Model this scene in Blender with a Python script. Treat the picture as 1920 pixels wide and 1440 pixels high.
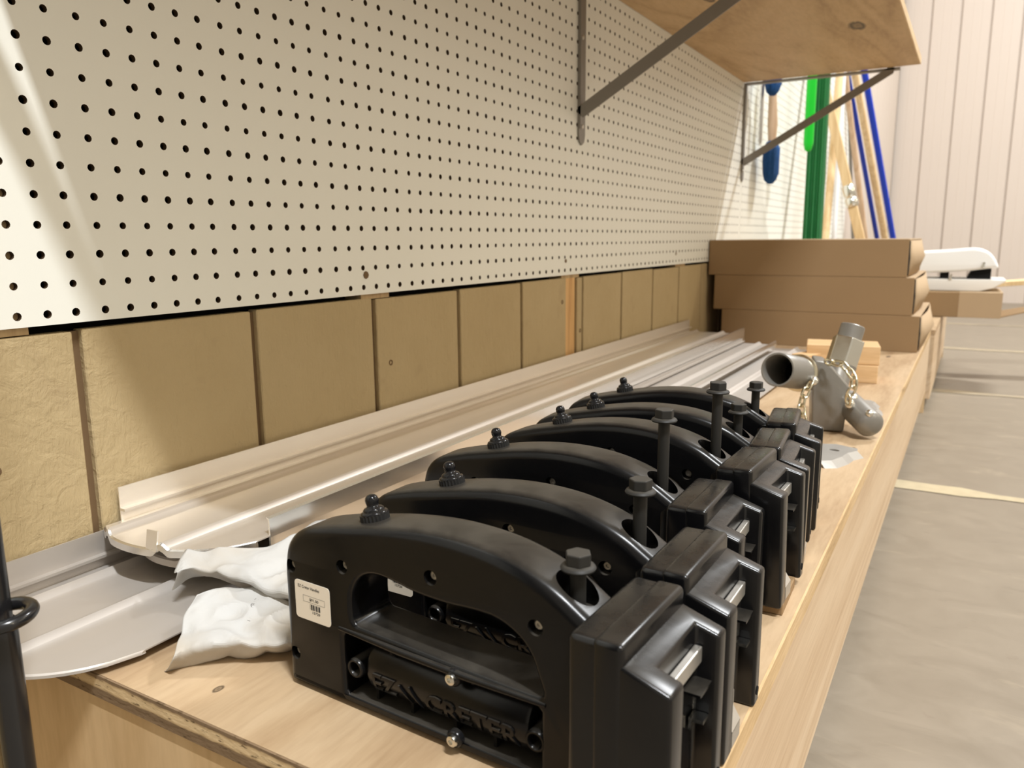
import bpy, bmesh, math, random
import numpy as np
from mathutils import Vector, Matrix, Euler, noise
from mathutils.geometry import tessellate_polygon
random.seed(7)
scn = bpy.context.scene
for o in list(bpy.data.objects):
    bpy.data.objects.remove(o)
COL = scn.collection

# ------------------------------------------------------------------ camera
cam_d = bpy.data.cameras.new('camera')
cam = bpy.data.objects.new('camera', cam_d); COL.objects.link(cam)
scn.camera = cam
YAW, PITCH, ROLL = .52846, .1831, -.00787
def cam_basis(yaw, pitch, roll):
    f0 = Vector((-math.sin(yaw), math.cos(yaw), 0)); r0 = Vector((math.cos(yaw), math.sin(yaw), 0)); u0 = Vector((0, 0, 1))
    f = f0*math.cos(pitch) - u0*math.sin(pitch); u = u0*math.cos(pitch) + f0*math.sin(pitch)
    r = r0*math.cos(roll) + u*math.sin(roll); u2 = u*math.cos(roll) - r0*math.sin(roll)
    return f, r, u2
F_, R_, U_ = cam_basis(YAW, PITCH, ROLL)
cam.matrix_world = Matrix(((R_.x, U_.x, -F_.x, .69081), (R_.y, U_.y, -F_.y, -.35908), (R_.z, U_.z, -F_.z, .06126), (0, 0, 0, 1)))
cam_d.sensor_fit = 'HORIZONTAL'; cam_d.sensor_width = 36.0; cam_d.lens = 1468.7/1920*36
cam_d.clip_start = .02; cam_d.clip_end = 60
cam_d.dof.use_dof = True; cam_d.dof.focus_distance = .66; cam_d.dof.aperture_fstop = 11.0

# ------------------------------------------------------------------ light
world = bpy.data.worlds.new('world'); scn.world = world; world.use_nodes = True
bg = world.node_tree.nodes['Background']
bg.inputs[0].default_value = (1.0, .89, .72, 1); bg.inputs[1].default_value = .58
def bay_or_fill(x, y, power, size=1.2, color=(.955, .98, 1.0), z=4.55):
    # strip area light along X: bench-row luminaires, plus an added fill
    l = bpy.data.lights.new('bay_or_fill_light', 'AREA'); l.shape = 'RECTANGLE'; l.size = size; l.size_y = .09
    l.energy = power; l.color = color
    o = bpy.data.objects.new('bay_or_fill_light', l); COL.objects.link(o); o.location = (x, y, z)
for y in (-1.17, 4.66):
    bay_or_fill(2.45, y, 350)                                   # row beside the bench
    bay_or_fill(10.0, y, 250, 12.0, (1.0, .86, .64))            # added warm fill, brightens the wall under the shelf
scn.view_settings.view_transform = 'Standard'; scn.view_settings.look = 'None'
scn.view_settings.gamma = 1; scn.view_settings.use_curve_mapping = False
scn.view_settings.exposure = 0.06

# ------------------------------------------------------------------ node helpers
def new_mat(name):
    m = bpy.data.materials.new(name); m.use_nodes = True
    nt = m.node_tree; b = nt.nodes['Principled BSDF']
    return m, nt, b
def setin(b, **kw):
    names = dict(color='Base Color', rough='Roughness', metal='Metallic', spec='Specular IOR Level', coat='Coat Weight', coat_rough='Coat Roughness', trans='Transmission Weight', sheen='Sheen Weight')
    for k, v in kw.items():
        b.inputs[names[k]].default_value = v if k != 'color' else (*v, 1)
def nd(nt, t, **kw):
    n = nt.nodes.new(t)
    for k, v in kw.items(): setattr(n, k, v)
    return n
def link(nt, a, b): nt.links.new(a, b)
def coords(nt, scale=(1, 1, 1), rot=(0, 0, 0), loc=(0, 0, 0), kind='Object'):
    tc = nd(nt, 'ShaderNodeTexCoord'); mp = nd(nt, 'ShaderNodeMapping')
    mp.inputs['Scale'].default_value = scale; mp.inputs['Rotation'].default_value = rot; mp.inputs['Location'].default_value = loc
    link(nt, tc.outputs[kind], mp.inputs[0]); return mp.outputs[0]
def noise_n(nt, vec, scale, detail=4, rough=.55, dist=0):
    n = nd(nt, 'ShaderNodeTexNoise'); n.inputs['Scale'].default_value = scale; n.inputs['Detail'].default_value = detail
    n.inputs['Roughness'].default_value = rough; n.inputs['Distortion'].default_value = dist
    link(nt, vec, n.inputs['Vector']); return n.outputs['Fac']
def ramp(nt, fac, stops):
    r = nd(nt, 'ShaderNodeValToRGB'); e = r.color_ramp.elements
    while len(e) < len(stops): e.new(.5)
    for el, (p, c) in zip(e, stops):
        el.position = p; el.color = (*c, 1) if len(c) == 3 else c
    link(nt, fac, r.inputs[0]); return r.outputs[0]
def mix(nt, fac, a, b, mode='MIX'):
    m = nd(nt, 'ShaderNodeMix', data_type='RGBA', blend_type=mode)
    for sock, v in ((m.inputs[0], fac), (m.inputs[6], a), (m.inputs[7], b)):
        if hasattr(v, 'is_linked') or hasattr(v, 'links'): link(nt, v, sock)
        else: sock.default_value = v if not isinstance(v, tuple) else ((*v, 1) if len(v) == 3 else v)
    return m.outputs[2]
def math_n(nt, op, a, b=None, clamp=False):
    m = nd(nt, 'ShaderNodeMath', operation=op, use_clamp=clamp)
    for s, v in ((m.inputs[0], a), (m.inputs[1], b)):
        if v is None: continue
        if hasattr(v, 'links'): link(nt, v, s)
        else: s.default_value = v
    return m.outputs[0]
def bump(nt, b, h, strength=.3, dist=.002):
    n = nd(nt, 'ShaderNodeBump'); n.inputs['Strength'].default_value = strength; n.inputs['Distance'].default_value = dist
    link(nt, h, n.inputs['Height']); link(nt, n.outputs[0], b.inputs['Normal'])
def flat(name, color, rough=.5, metal=0, spec=.5):
    m, nt, b = new_mat(name); setin(b, color=color, rough=rough, metal=metal, spec=spec); return m

M = {}
def wood(name, light, mid, dark, along='Y', grain=60, stretch=14, rough=.6, knots=(), big=5.0, kr=1.0):
    """wood with grain along an axis; knots = list of (centre in object space, size along, size across)"""
    m, nt, b = new_mat(name)
    sc = {'X': (1/stretch, 1, 1), 'Y': (1, 1/stretch, 1), 'Z': (1, 1, 1/stretch)}[along]
    v = coords(nt, sc)
    n1 = noise_n(nt, v, big, 3, .5, 1.2)
    n2 = noise_n(nt, v, grain, 5, .65, .4)
    n3 = noise_n(nt, v, grain*4.2, 3, .6)
    w = math_n(nt, 'FRACT', math_n(nt, 'MULTIPLY', n1, 9.0))
    w2 = math_n(nt, 'ABSOLUTE', math_n(nt, 'SUBTRACT', w, .5))
    f = math_n(nt, 'ADD', math_n(nt, 'MULTIPLY', w2, .7), math_n(nt, 'MULTIPLY', n2, .6))
    c = ramp(nt, f, [(.22, dark), (.48, mid), (.72, light)])
    c = mix(nt, .22, c, ramp(nt, n3, [(.3, tuple(q*.75 for q in dark)), (.6, light)]))
    for (kc, sa, sb) in knots:
        tc = nd(nt, 'ShaderNodeTexCoord'); mp = nd(nt, 'ShaderNodeMapping'); mp.vector_type = 'POINT'
        s = {'X': (1/sa, 1/sb, 0), 'Y': (1/sb, 1/sa, 0), 'Z': (0, 1/sb, 1/sa)}[along]
        mp.inputs['Scale'].default_value = s
        mp.inputs['Location'].default_value = tuple(-a*q for a, q in zip(kc, s))
        link(nt, tc.outputs['Object'], mp.inputs[0])
        ln = nd(nt, 'ShaderNodeVectorMath', operation='LENGTH'); link(nt, mp.outputs[0], ln.inputs[0])
        d = math_n(nt, 'ADD', ln.outputs['Value'], math_n(nt, 'MULTIPLY', math_n(nt, 'SUBTRACT', n2, .5), 1.7))
        k = ramp(nt, d, [(.0, (.75, .75, .75)), (.4, (.5, .5, .5)), (.7, (.9, .9, .9)), (.95, (.35, .35, .35)), (1.6, (0, 0, 0))])
        c = mix(nt, k, c, tuple(q*.22*kr for q in dark))
    link(nt, c, b.inputs['Base Color']); setin(b, rough=rough, spec=.3)
    bump(nt, b, n2, .12, .0008)
    return m
def metal(name, color, rough=.38, along='Y', var=.12, metalness=.85):
    m, nt, b = new_mat(name)
    sc = {'X': (.04, 1, 1), 'Y': (1, .04, 1), 'Z': (1, 1, .04), '': (1, 1, 1)}[along]
    v = coords(nt, sc); n = noise_n(nt, v, 55, 4); n2 = noise_n(nt, coords(nt), 9, 3)
    c = mix(nt, n2, tuple(q*(1-var) for q in color), color)
    link(nt, c, b.inputs['Base Color']); setin(b, metal=metalness)
    link(nt, math_n(nt, 'ADD', math_n(nt, 'MULTIPLY', n, .22), rough-.1), b.inputs['Roughness'])
    return m
def black_plastic(name='black_plastic', base=(.0034, .0034, .0038), rough=.23, dust=.75, spec=.28):
    m, nt, b = new_mat(name)
    g = nd(nt, 'ShaderNodeNewGeometry'); sp = nd(nt, 'ShaderNodeSeparateXYZ'); link(nt, g.outputs['Normal'], sp.inputs[0])
    up = ramp(nt, sp.outputs['Z'], [(.72, (0, 0, 0)), (.97, (1, 1, 1))])
    v = coords(nt); n1 = noise_n(nt, v, 22, 5, .6, .5); n2 = noise_n(nt, v, 160, 3)
    pat = ramp(nt, n1, [(.33, (.35, .35, .35)), (.6, (1, 1, 1))])
    d = math_n(nt, 'MULTIPLY', math_n(nt, 'MULTIPLY', up, pat), dust)
    sm = math_n(nt, 'MULTIPLY', ramp(nt, n1, [(.45, (0, 0, 0)), (.75, (1, 1, 1))]), .035)
    d2 = math_n(nt, 'MAXIMUM', d, sm)
    c = mix(nt, d2, base, (.060, .053, .043))
    link(nt, c, b.inputs['Base Color'])
    r = math_n(nt, 'ADD', math_n(nt, 'MULTIPLY', d2, .22), math_n(nt, 'ADD', rough-.04, math_n(nt, 'MULTIPLY', n2, .08)))
    link(nt, r, b.inputs['Roughness']); setin(b, spec=spec)
    return m
def cardboard(name, color):
    m, nt, b = new_mat(name); v = coords(nt)
    n = noise_n(nt, v, 6, 3); n2 = noise_n(nt, coords(nt, (1, 1, 18)), 55, 3)
    c = mix(nt, n, tuple(q*.93 for q in color), tuple(q*1.05 for q in color))
    c = mix(nt, math_n(nt, 'MULTIPLY', n2, .12), c, tuple(q*.7 for q in color))
    link(nt, c, b.inputs['Base Color']); setin(b, rough=.8, spec=.2); return m
def painted(name, color, rough=.5, var=.04, scale=3, bumpscale=0, bstr=.2, bdist=.001, spec=.35, bvec=(1, 1, 1)):
    m, nt, b = new_mat(name); v = coords(nt); n = noise_n(nt, v, scale, 4)
    c = mix(nt, n, tuple(q*(1-var) for q in color), tuple(min(1, q*(1+var)) for q in color))
    link(nt, c, b.inputs['Base Color']); setin(b, rough=rough, spec=spec)
    if bumpscale: bump(nt, b, noise_n(nt, coords(nt, bvec), bumpscale, 5, .6), bstr, bdist)
    return m

M['peg'] = painted('pegboard_white', (.84, .85, .80), .42, .015, 4, spec=.4)
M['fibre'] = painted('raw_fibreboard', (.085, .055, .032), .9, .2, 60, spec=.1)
def plank_mat():
    m, nt, b = new_mat('painted_rough_siding'); v = coords(nt)
    n1 = noise_n(nt, v, 7, 4); n2 = noise_n(nt, coords(nt, (1, 1, .22)), 150, 4, .65); n3 = noise_n(nt, v, 60, 5, .6, .6); n4 = noise_n(nt, v, 18, 3)
    c = mix(nt, n1, (.41, .312, .168), (.50, .395, .232))
    c = mix(nt, ramp(nt, n4, [(.62, (0, 0, 0)), (.75, (.35, .35, .35))]), c, (.35, .26, .15))
    link(nt, c, b.inputs['Base Color']); setin(b, rough=.75, spec=.2)
    h = math_n(nt, 'ADD', math_n(nt, 'MULTIPLY', n2, .6), math_n(nt, 'MULTIPLY', n3, .8))
    bump(nt, b, h, .9, .0032); return m
M['plank'] = plank_mat()
M['groove'] = painted('groove_brown', (.16, .10, .05), .8, .1, 20)
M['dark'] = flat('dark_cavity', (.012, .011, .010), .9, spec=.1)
M['furring'] = wood('furring_wood', (.55, .40, .22), (.45, .31, .16), (.30, .19, .09), 'Z')
M['stud'] = wood('orange_pine', (.70, .44, .20), (.62, .37, .15), (.45, .24, .09), 'Z')
M['shelf'] = wood('shelf_plywood', (.58, .41, .235), (.52, .355, .19), (.38, .245, .125), 'Y', 30, 5, .55, big=2.6, kr=.35,
                  knots=(((.165, 1.36+.075, 0), .035, .013), ((.405, 1.76+.075, 0), .05, .02)))
M['shelf_edge'] = wood('shelf_edge', (.80, .62, .40), (.72, .54, .33), (.60, .42, .24), 'Y')
M['bench'] = wood('bench_plywood', (.52, .385, .245), (.465, .33, .198), (.34, .22, .12), 'Y', 34, 7, .55, big=2.2, kr=.6,
                  knots=(((.390, .03+.058, 0), .0055, .005), ((.255, .03, 0), .005, .003), ((.56, .93, 0), .012, .006), ((.548, 1.25, 0), .014, .006), ((.52, 1.95, 0), .02, .006)))
M['fascia'] = wood('fascia_fir', (.68, .53, .37), (.63, .475, .315), (.51, .355, .215), 'Y', 90, 30, .5, big=4.5)
M['endpanel'] = wood('bench_end_plywood', (.70, .51, .30), (.66, .47, .265), (.55, .37, .19), 'Z', 26, 6, .6, big=2.0)
def ply_edge():
    m, nt, b = new_mat('plywood_edge'); tc = nd(nt, 'ShaderNodeTexCoord'); sp = nd(nt, 'ShaderNodeSeparateXYZ'); link(nt, tc.outputs['Object'], sp.inputs[0])
    n = noise_n(nt, coords(nt, (1, 1, 3)), 45, 4)
    z = math_n(nt, 'ADD', math_n(nt, 'MULTIPLY', sp.outputs['Z'], 260.0), math_n(nt, 'MULTIPLY', n, 1.2))
    s = math_n(nt, 'SINE', math_n(nt, 'MULTIPLY', z, 1.25))
    c = ramp(nt, s, [(.15, (.22, .15, .09)), (.45, (.50, .36, .20)), (.8, (.66, .50, .30))])
    c = mix(nt, ramp(nt, noise_n(nt, coords(nt, (1, .3, 4)), 90, 3), [(.58, (0, 0, 0)), (.68, (1, 1, 1))]), c, (.10, .065, .035))
    link(nt, c, b.inputs['Base Color']); setin(b, rough=.8, spec=.15); bump(nt, b, n, .5, .002); return m
M['ply_edge'] = ply_edge()
M['front_edge'] = wood('front_plywood_edge', (.66, .48, .28), (.58, .40, .21), (.26, .16, .07), 'Y', 120, 12, .7)
M['alu'] = metal('mill_aluminium', (.90, .85, .78), .34, 'Y', .06, .72)
M['alu_bright'] = metal('bright_aluminium', (.88, .87, .85), .22, 'Y', .05, .95)
M['alu_grey'] = metal('grey_sheet_metal', (.54, .50, .46), .45, 'Y', .08, .45)
M['steel_grey'] = metal('painted_bracket_steel', (.27, .255, .235), .45, '', .1, .55)
M['hitch'] = metal('cast_grey_metal', (.25, .235, .21), .34, '', .1, .35)
M['zinc'] = metal('bright_zinc', (.80, .79, .74), .2, '', .1, 1.0)
M['brass_zinc'] = metal('yellow_zinc', (.78, .72, .55), .2, '', .1, 1.0)
M['steel'] = metal('plain_steel', (.58, .55, .50), .38, '', .15, .8)
M['cast_alu'] = metal('cast_aluminium', (.40, .38, .35), .45, '', .15, .45)
M['black'] = black_plastic()
M['black_block'] = black_plastic('black_block_plastic', (.0036, .0036, .0042), .22, .4, .42)
M['black_gloss'] = black_plastic('black_rubber_gloss', (.008, .008, .009), .18, .25)
M['black_rib'] = black_plastic('black_rubber_dull', (.014, .014, .014), .5, .5)
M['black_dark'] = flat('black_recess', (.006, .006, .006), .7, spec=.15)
M['bolt'] = black_plastic('black_oxide_bolt', (.022, .021, .019), .5, 1.0)
M['pole_black'] = flat('black_enamel', (.012, .012, .013), .22)
M['label'] = painted('label_paper', (.80, .73, .62), .6, .03, 30)
M['ink'] = flat('ink', (.02, .02, .022), .7)
M['tape_ink'] = flat('faded_ink', (.16, .15, .14), .7)
M['card'] = cardboard('cardboard_brown', (.30, .197, .104))
M['card_light'] = cardboard('cardboard_light', (.46, .335, .21))
M['block_wood'] = wood('pale_block_wood', (.72, .50, .28), (.66, .44, .23), (.55, .34, .16), 'X', 60, 10)
M['pine'] = wood('pale_pine', (.82, .63, .38), (.76, .56, .31), (.66, .45, .23), 'Z', 60, 14)
M['handle_brown'] = wood('brown_ash', (.62, .46, .32), (.55, .39, .26), (.44, .29, .18), 'Z', 60, 14)
M['white_plastic'] = flat('white_plastic', (.88, .88, .87), .25)
M['cream_plastic'] = flat('cream_plastic', (.82, .80, .76), .4)
M['clear_white'] = flat('pale_grey_plastic', (.72, .72, .74), .3)
M['green_dark'] = painted('dark_green_plastic', (.002, .105, .018), .4, .2, 9, bumpscale=0, spec=.2)
M['green_bright'] = painted('bright_green_paint', (.012, .58, .035), .3, .1, 9)
M['blue_pole'] = painted('blue_paint', (.012, .055, .60), .35, .1, 9)
M['blue_pole_dark'] = painted('dark_blue_paint', (.012, .035, .32), .35, .1, 9)
M['blue_fibre'] = painted('blue_fibre', (.012, .075, .25), .9, .35, 90, bumpscale=260, bstr=.8, bdist=.004)
M['siding'] = painted('beige_metal_siding', (.62, .545, .48), .5, .02, 2)
M['siding_dark'] = painted('siding_groove', (.42, .36, .31), .6, .04, 2)
M['white_wall'] = painted('white_wall', (.78, .76, .72), .5, .02, 2)
def paper_mat():
    m, nt, b = new_mat('white_wrapping_paper'); v = coords(nt)
    n = noise_n(nt, v, 14, 3)
    link(nt, mix(nt, ramp(nt, n, [(.45, (0, 0, 0)), (.75, (1, 1, 1))]), (.50, .495, .48), (.44, .395, .33)), b.inputs['Base Color'])
    setin(b, rough=.6, spec=.3); bump(nt, b, noise_n(nt, v, 45, 3, .55, 1.2), .35, .003); return m
M['paper'] = paper_mat()
def concrete():
    m, nt, b = new_mat('sealed_concrete'); v = coords(nt)
    n1 = noise_n(nt, v, 1.6, 5, .6, .6); n2 = noise_n(nt, coords(nt, (1, 1.6, 1)), 9, 6, .65, .8); n3 = noise_n(nt, v, 48, 4); n4 = noise_n(nt, coords(nt, (.8, 2.2, 1)), 5.5, 5, .6, 1.5)
    c = mix(nt, n2, (.145, .117, .083), (.31, .26, .197))
    c = mix(nt, math_n(nt, 'MULTIPLY', n1, .5), c, (.275, .235, .18))
    c = mix(nt, ramp(nt, n4, [(.60, (0, 0, 0)), (.72, (.55, .55, .55))]), c, (.17, .14, .105))
    c = mix(nt, ramp(nt, n4, [(.28, (.35, .35, .35)), (.4, (0, 0, 0))]), c, (.40, .335, .24))
    c = mix(nt, ramp(nt, noise_n(nt, v, 26, 3), [(.70, (0, 0, 0)), (.76, (.6, .6, .6))]), c, (.20, .16, .12))
    c = mix(nt, math_n(nt, 'MULTIPLY', n3, .18), c, (.24, .20, .155))
    link(nt, c, b.inputs['Base Color']); setin(b, spec=.33)
    link(nt, math_n(nt, 'ADD', .24, math_n(nt, 'MULTIPLY', n2, .3)), b.inputs['Roughness'])
    bump(nt, b, n2, .08, .002); return m
M['concrete'] = concrete()
M['stripe'] = painted('pale_joint_filler', (.47, .395, .26), .7, .2, 30, bumpscale=80, bstr=.4)
M['stripe_worn'] = painted('worn_joint_filler', (.37, .305, .21), .6, .2, 22)
M['chrome'] = metal('chrome_rod', (.8, .8, .8), .15, '', .05, 1.0)

# ------------------------------------------------------------------ mesh helpers
class MB:
    def __init__(s): s.v = []; s.f = []; s.mi = []; s.cur = 0
    def add(s, vs, fs):
        o = len(s.v); s.v += [tuple(v) for v in vs]
        for f in fs: s.f.append(tuple(i+o for i in f)); s.mi.append(s.cur)
        return s
    def box(s, x0, x1, y0, y1, z0, z1):
        return s.add([(x0,y0,z0),(x1,y0,z0),(x1,y1,z0),(x0,y1,z0),(x0,y0,z1),(x1,y0,z1),(x1,y1,z1),(x0,y1,z1)],
                     [(0,3,2,1),(4,5,6,7),(0,1,5,4),(1,2,6,5),(2,3,7,6),(3,0,4,7)])
    def tube(s, pts, r, n=14, caps=True, closed=False):
        pts = [Vector(p) for p in pts]; rs = r if isinstance(r, (list, tuple)) else [r]*len(pts)
        N = len(pts); rings = []; prev = None
        for i, p in enumerate(pts):
            if closed: t = (pts[(i+1) % N]-pts[i-1]).normalized()
            else: t = (pts[min(i+1, N-1)]-pts[max(i-1, 0)]).normalized()
            if prev is None:
                a = Vector((0, 0, 1)) if abs(t.z) < .9 else Vector((1, 0, 0)); u = t.cross(a).normalized()
            else: u = (prev-t*prev.dot(t)).normalized()
            prev = u; w = t.cross(u)
            rings.append([p+(u*math.cos(2*math.pi*k/n)+w*math.sin(2*math.pi*k/n))*rs[i] for k in range(n)])
        vs = [q for ring in rings for q in ring]; fs = []
        for i in range(N if closed else N-1):
            j = (i+1) % N
            for k in range(n):
                k2 = (k+1) % n; fs.append((i*n+k, i*n+k2, j*n+k2, j*n+k))
        if caps and not closed: fs += [tuple(range(n))[::-1], tuple((N-1)*n+k for k in range(n))]
        return s.add(vs, fs)
    def lathe(s, prof, n=24, mat=None, cap0=True, cap1=True):
        """prof = [(radius, height)] around local z"""
        vs = []; fs = []; N = len(prof)
        for (r, h) in prof:
            for k in range(n): vs.append(Vector((r*math.cos(2*math.pi*k/n), r*math.sin(2*math.pi*k/n), h)))
        for i in range(N-1):
            for k in range(n):
                k2 = (k+1) % n; fs.append((i*n+k, i*n+k2, (i+1)*n+k2, (i+1)*n+k))
        if cap0: fs.append(tuple(range(n))[::-1])
        if cap1: fs.append(tuple((N-1)*n+k for k in range(n)))
        if mat is not None: vs = [mat @ v for v in vs]
        return s.add(vs, fs)
    def prism(s, poly, z0, z1, mat=None):
        n = len(poly); vs = [Vector((x, y, z0)) for x, y in poly]+[Vector((x, y, z1)) for x, y in poly]
        fs = [tuple(range(n))[::-1], tuple(range(n, 2*n))]+[(i, (i+1) % n, (i+1) % n+n, i+n) for i in range(n)]
        if mat is not None: vs = [mat @ v for v in vs]
        return s.add(vs, fs)
    def mesh(s, name, mats, smooth=None, bevel=0, seg=2, weld=0):
        me = bpy.data.meshes.new(name); me.from_pydata([tuple(v) for v in s.v], [], s.f)
        mats = mats if isinstance(mats, (list, tuple)) else [mats]
        for m in mats: me.materials.append(m)
        if len(mats) > 1: me.polygons.foreach_set('material_index', s.mi)
        bm = bmesh.new(); bm.from_mesh(me)
        if weld: bmesh.ops.remove_doubles(bm, verts=bm.verts, dist=weld)
        bmesh.ops.recalc_face_normals(bm, faces=bm.faces)
        if bevel:
            es = [e for e in bm.edges if len(e.link_faces) == 2 and e.calc_face_angle(0) > .5]
            bmesh.ops.bevel(bm, geom=es, offset=bevel, segments=seg, affect='EDGES', profile=.5, clamp_overlap=True)
        bm.to_mesh(me); bm.free()
        if smooth is not None:
            me.polygons.foreach_set('use_smooth', [True]*len(me.polygons))
            me.set_sharp_from_angle(angle=math.radians(smooth))
        me.update(); return me
    def build(s, name, mats, parent=None, loc=None, smooth=None, bevel=0, seg=2, weld=0):
        return obj(name, s.mesh(name, mats, smooth, bevel, seg, weld), parent, loc)
def obj(name, me, parent=None, loc=None):
    o = bpy.data.objects.new(name, me); COL.objects.link(o)
    if parent is not None: o.parent = parent
    if loc is not None: o.location = loc
    return o
def thing(name, label, cat, loc=(0, 0, 0), rot=(0, 0, 0), group=None):
    o = bpy.data.objects.new(name, None); COL.objects.link(o); o.location = loc; o.rotation_euler = rot
    o.empty_display_size = .02
    return tag(o, label, cat, group)
def tag(o, label, cat, group=None):
    o['label'] = label; o['category'] = cat
    if group: o['group'] = group
    return o
def struct(o): o['kind'] = 'structure'; return o
def dup(root, loc=None, rot=None, label=None):
    r = root.copy(); COL.objects.link(r)
    if loc is not None: r.location = loc
    if rot is not None: r.rotation_euler = rot
    if label: r['label'] = label
    for ch in list(root.children):
        c = ch.copy(); COL.objects.link(c); c.parent = r
        for g in list(ch.children):
            d = g.copy(); COL.objects.link(d); d.parent = c
    return r
def frame_to(p, axis, up=(0, 0, 1)):
    """matrix with local z along axis at p"""
    z = Vector(axis).normalized(); u = Vector(up)
    if abs(z.dot(u)) > .98: u = Vector((0, 1, 0))
    x = u.cross(z).normalized(); y = z.cross(x)
    return Matrix(((x.x, y.x, z.x, p[0]), (x.y, y.y, z.y, p[1]), (x.z, y.z, z.z, p[2]), (0, 0, 0, 1)))
def catmull(pts, per=6, closed=False):
    P = [Vector(p) for p in pts]; n = len(P); out = []
    for i in range(n if closed else n-1):
        p0 = P[i-1] if (closed or i > 0) else P[0]*2-P[1]; p1 = P[i]; p2 = P[(i+1) % n]
        p3 = P[(i+2) % n] if (closed or i+2 < n) else P[-1]*2-P[-2]
        for k in range(per):
            t = k/per
            out.append(.5*((2*p1)+(p2-p0)*t+(2*p0-5*p1+4*p2-p3)*t*t+(3*p1-p0-3*p2+p3)*t**3))
    if not closed: out.append(P[-1])
    return out
def text_mesh(txt, size, extrude=0.0, bold=0.0):
    cu = bpy.data.curves.new('t', 'FONT'); cu.body = txt; cu.size = size; cu.extrude = extrude; cu.offset = bold
    cu.resolution_u = 3; cu.align_x = 'CENTER'; cu.align_y = 'CENTER'
    o = bpy.data.objects.new('t', cu); COL.objects.link(o)
    dg = bpy.context.evaluated_depsgraph_get(); me = bpy.data.meshes.new_from_object(o.evaluated_get(dg))
    bpy.data.objects.remove(o); bpy.data.curves.remove(cu)
    return me
def add_text(mb, txt, size, mat, extrude=0.0, bold=0.0, width=None):
    me = text_mesh(txt, size, extrude, bold)
    vs = [v.co.copy() for v in me.vertices]
    if width and vs:
        w = max(v.x for v in vs)-min(v.x for v in vs); k = width/w
        for v in vs: v.x *= k
    mb.add([mat @ v for v in vs], [tuple(p.vertices) for p in me.polygons]); bpy.data.meshes.remove(me)

# ------------------------------------------------------------------ constants of the place
ZB = -.25      # bench top
ZF = -.53      # floor
YW = 7.85      # back wall

# ================================================================== SETTING
# floor
mb = MB(); mb.add([(-.2, -6, ZF), (9.5, -6, ZF), (9.5, YW+.1, ZF), (-.2, YW+.1, ZF), (-.2, -6, ZF-.05), (9.5, -6, ZF-.05), (9.5, YW+.1, ZF-.05), (-.2, YW+.1, ZF-.05)],
                [(0,1,2,3),(4,7,6,5),(0,4,5,1),(1,5,6,2),(2,6,7,3),(3,7,4,0)])
floor = struct(mb.build('floor', M['concrete']))
rs = random.Random(3)
for (yc, w) in ((1.69, .070), (3.05, .070), (4.40, .07), (5.75, .07)):
    mb = MB(); n = 90; x0, x1 = -.1, 6.0; top = []; bot = []
    for i in range(n+1):
        x = x0+(x1-x0)*i/n
        j = noise.noise(Vector((x*9, yc*7, 0)))*.014; j2 = noise.noise(Vector((x*11, yc*3, 5)))*.014
        k = w*.5*(1.0 if x < .78 else .55+.45*max(0, noise.noise(Vector((x*2.2, yc, 9)))*2.0))
        top.append((x, yc+k+j-.01*x, ZF+.0015)); bot.append((x, yc-k+j2-.01*x, ZF+.0015))
    mb.add(top+bot, [(i, n+1+i, n+2+i, i+1) for i in range(n)])
    mb.build('joint_strip', M['stripe'] if yc < 2 else M['stripe_worn'], floor)
# left wall body
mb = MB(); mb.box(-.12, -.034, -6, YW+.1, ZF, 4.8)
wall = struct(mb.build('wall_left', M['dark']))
# siding planks under the pegboard (8 inch grooves)
gro = [-1.165, -.962, -.759, -.555, -.352, -.150, .052, .2558, .463, .667, .868, 1.051]
spans = [(a+.0045, b-.0045) for a, b in zip(gro[:-1], gro[1:])]
g2 = [1.125, 1.336, 1.541, 1.745, 1.949, 2.152, 2.356, 2.56, 2.763, 2.966, 3.17, 3.373, 3.576, 3.78, 3.98, 4.19, 4.39, 4.59, 4.79]
spans += [(1.0985, 1.1215)]+[(a+.0045, b-.0045) for a, b in zip(g2[:-1], g2[1:])]
for i, (a, b) in enumerate(spans):
    mb = MB(); zt = -.0165+.0012*math.sin(i*2.1)
    mb.box(-.019, -.004, a, b, ZF, zt)
    mb.build('plank', M['plank'], wall, bevel=.0012, seg=1)
mb = MB()
for i, g in enumerate(gro[1:-1]+g2[1:-1]+[1.125-.0]):
    mb.box(-.020, -.0105, g-.006, g+.006, ZF, -.018)
mb.build('groove_backing', M['groove'], wall)
mb = MB(); mb.box(-.024, -.0075, 1.0515, 1.0945, ZF, -.012); mb.build('stud_strip', M['stud'], wall, bevel=.001, seg=1)
for (a, b) in ((-.12, .011), (.44, .498), (1.03, 1.11), (1.72, 1.80), (2.32, 2.39)):
    mb = MB(); mb.box(-.034, -.0062, a, b, -.0165, 1.2); mb.build('furring_strip', M['furring'], wall)
for (y, z) in ((-.030, -.128), (.494, -.108), (1.03, -.062), (1.113, -.127)):
    mb = MB(); mb.lathe([(.0042, 0), (.0042, .0008), (.0030, .0012), (.0014, -.0002)], 12, frame_to((-.0042, y, z), (1, 0, 0)))
    mb.build('screw_head', M['groove'], wall, smooth=40)
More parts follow.
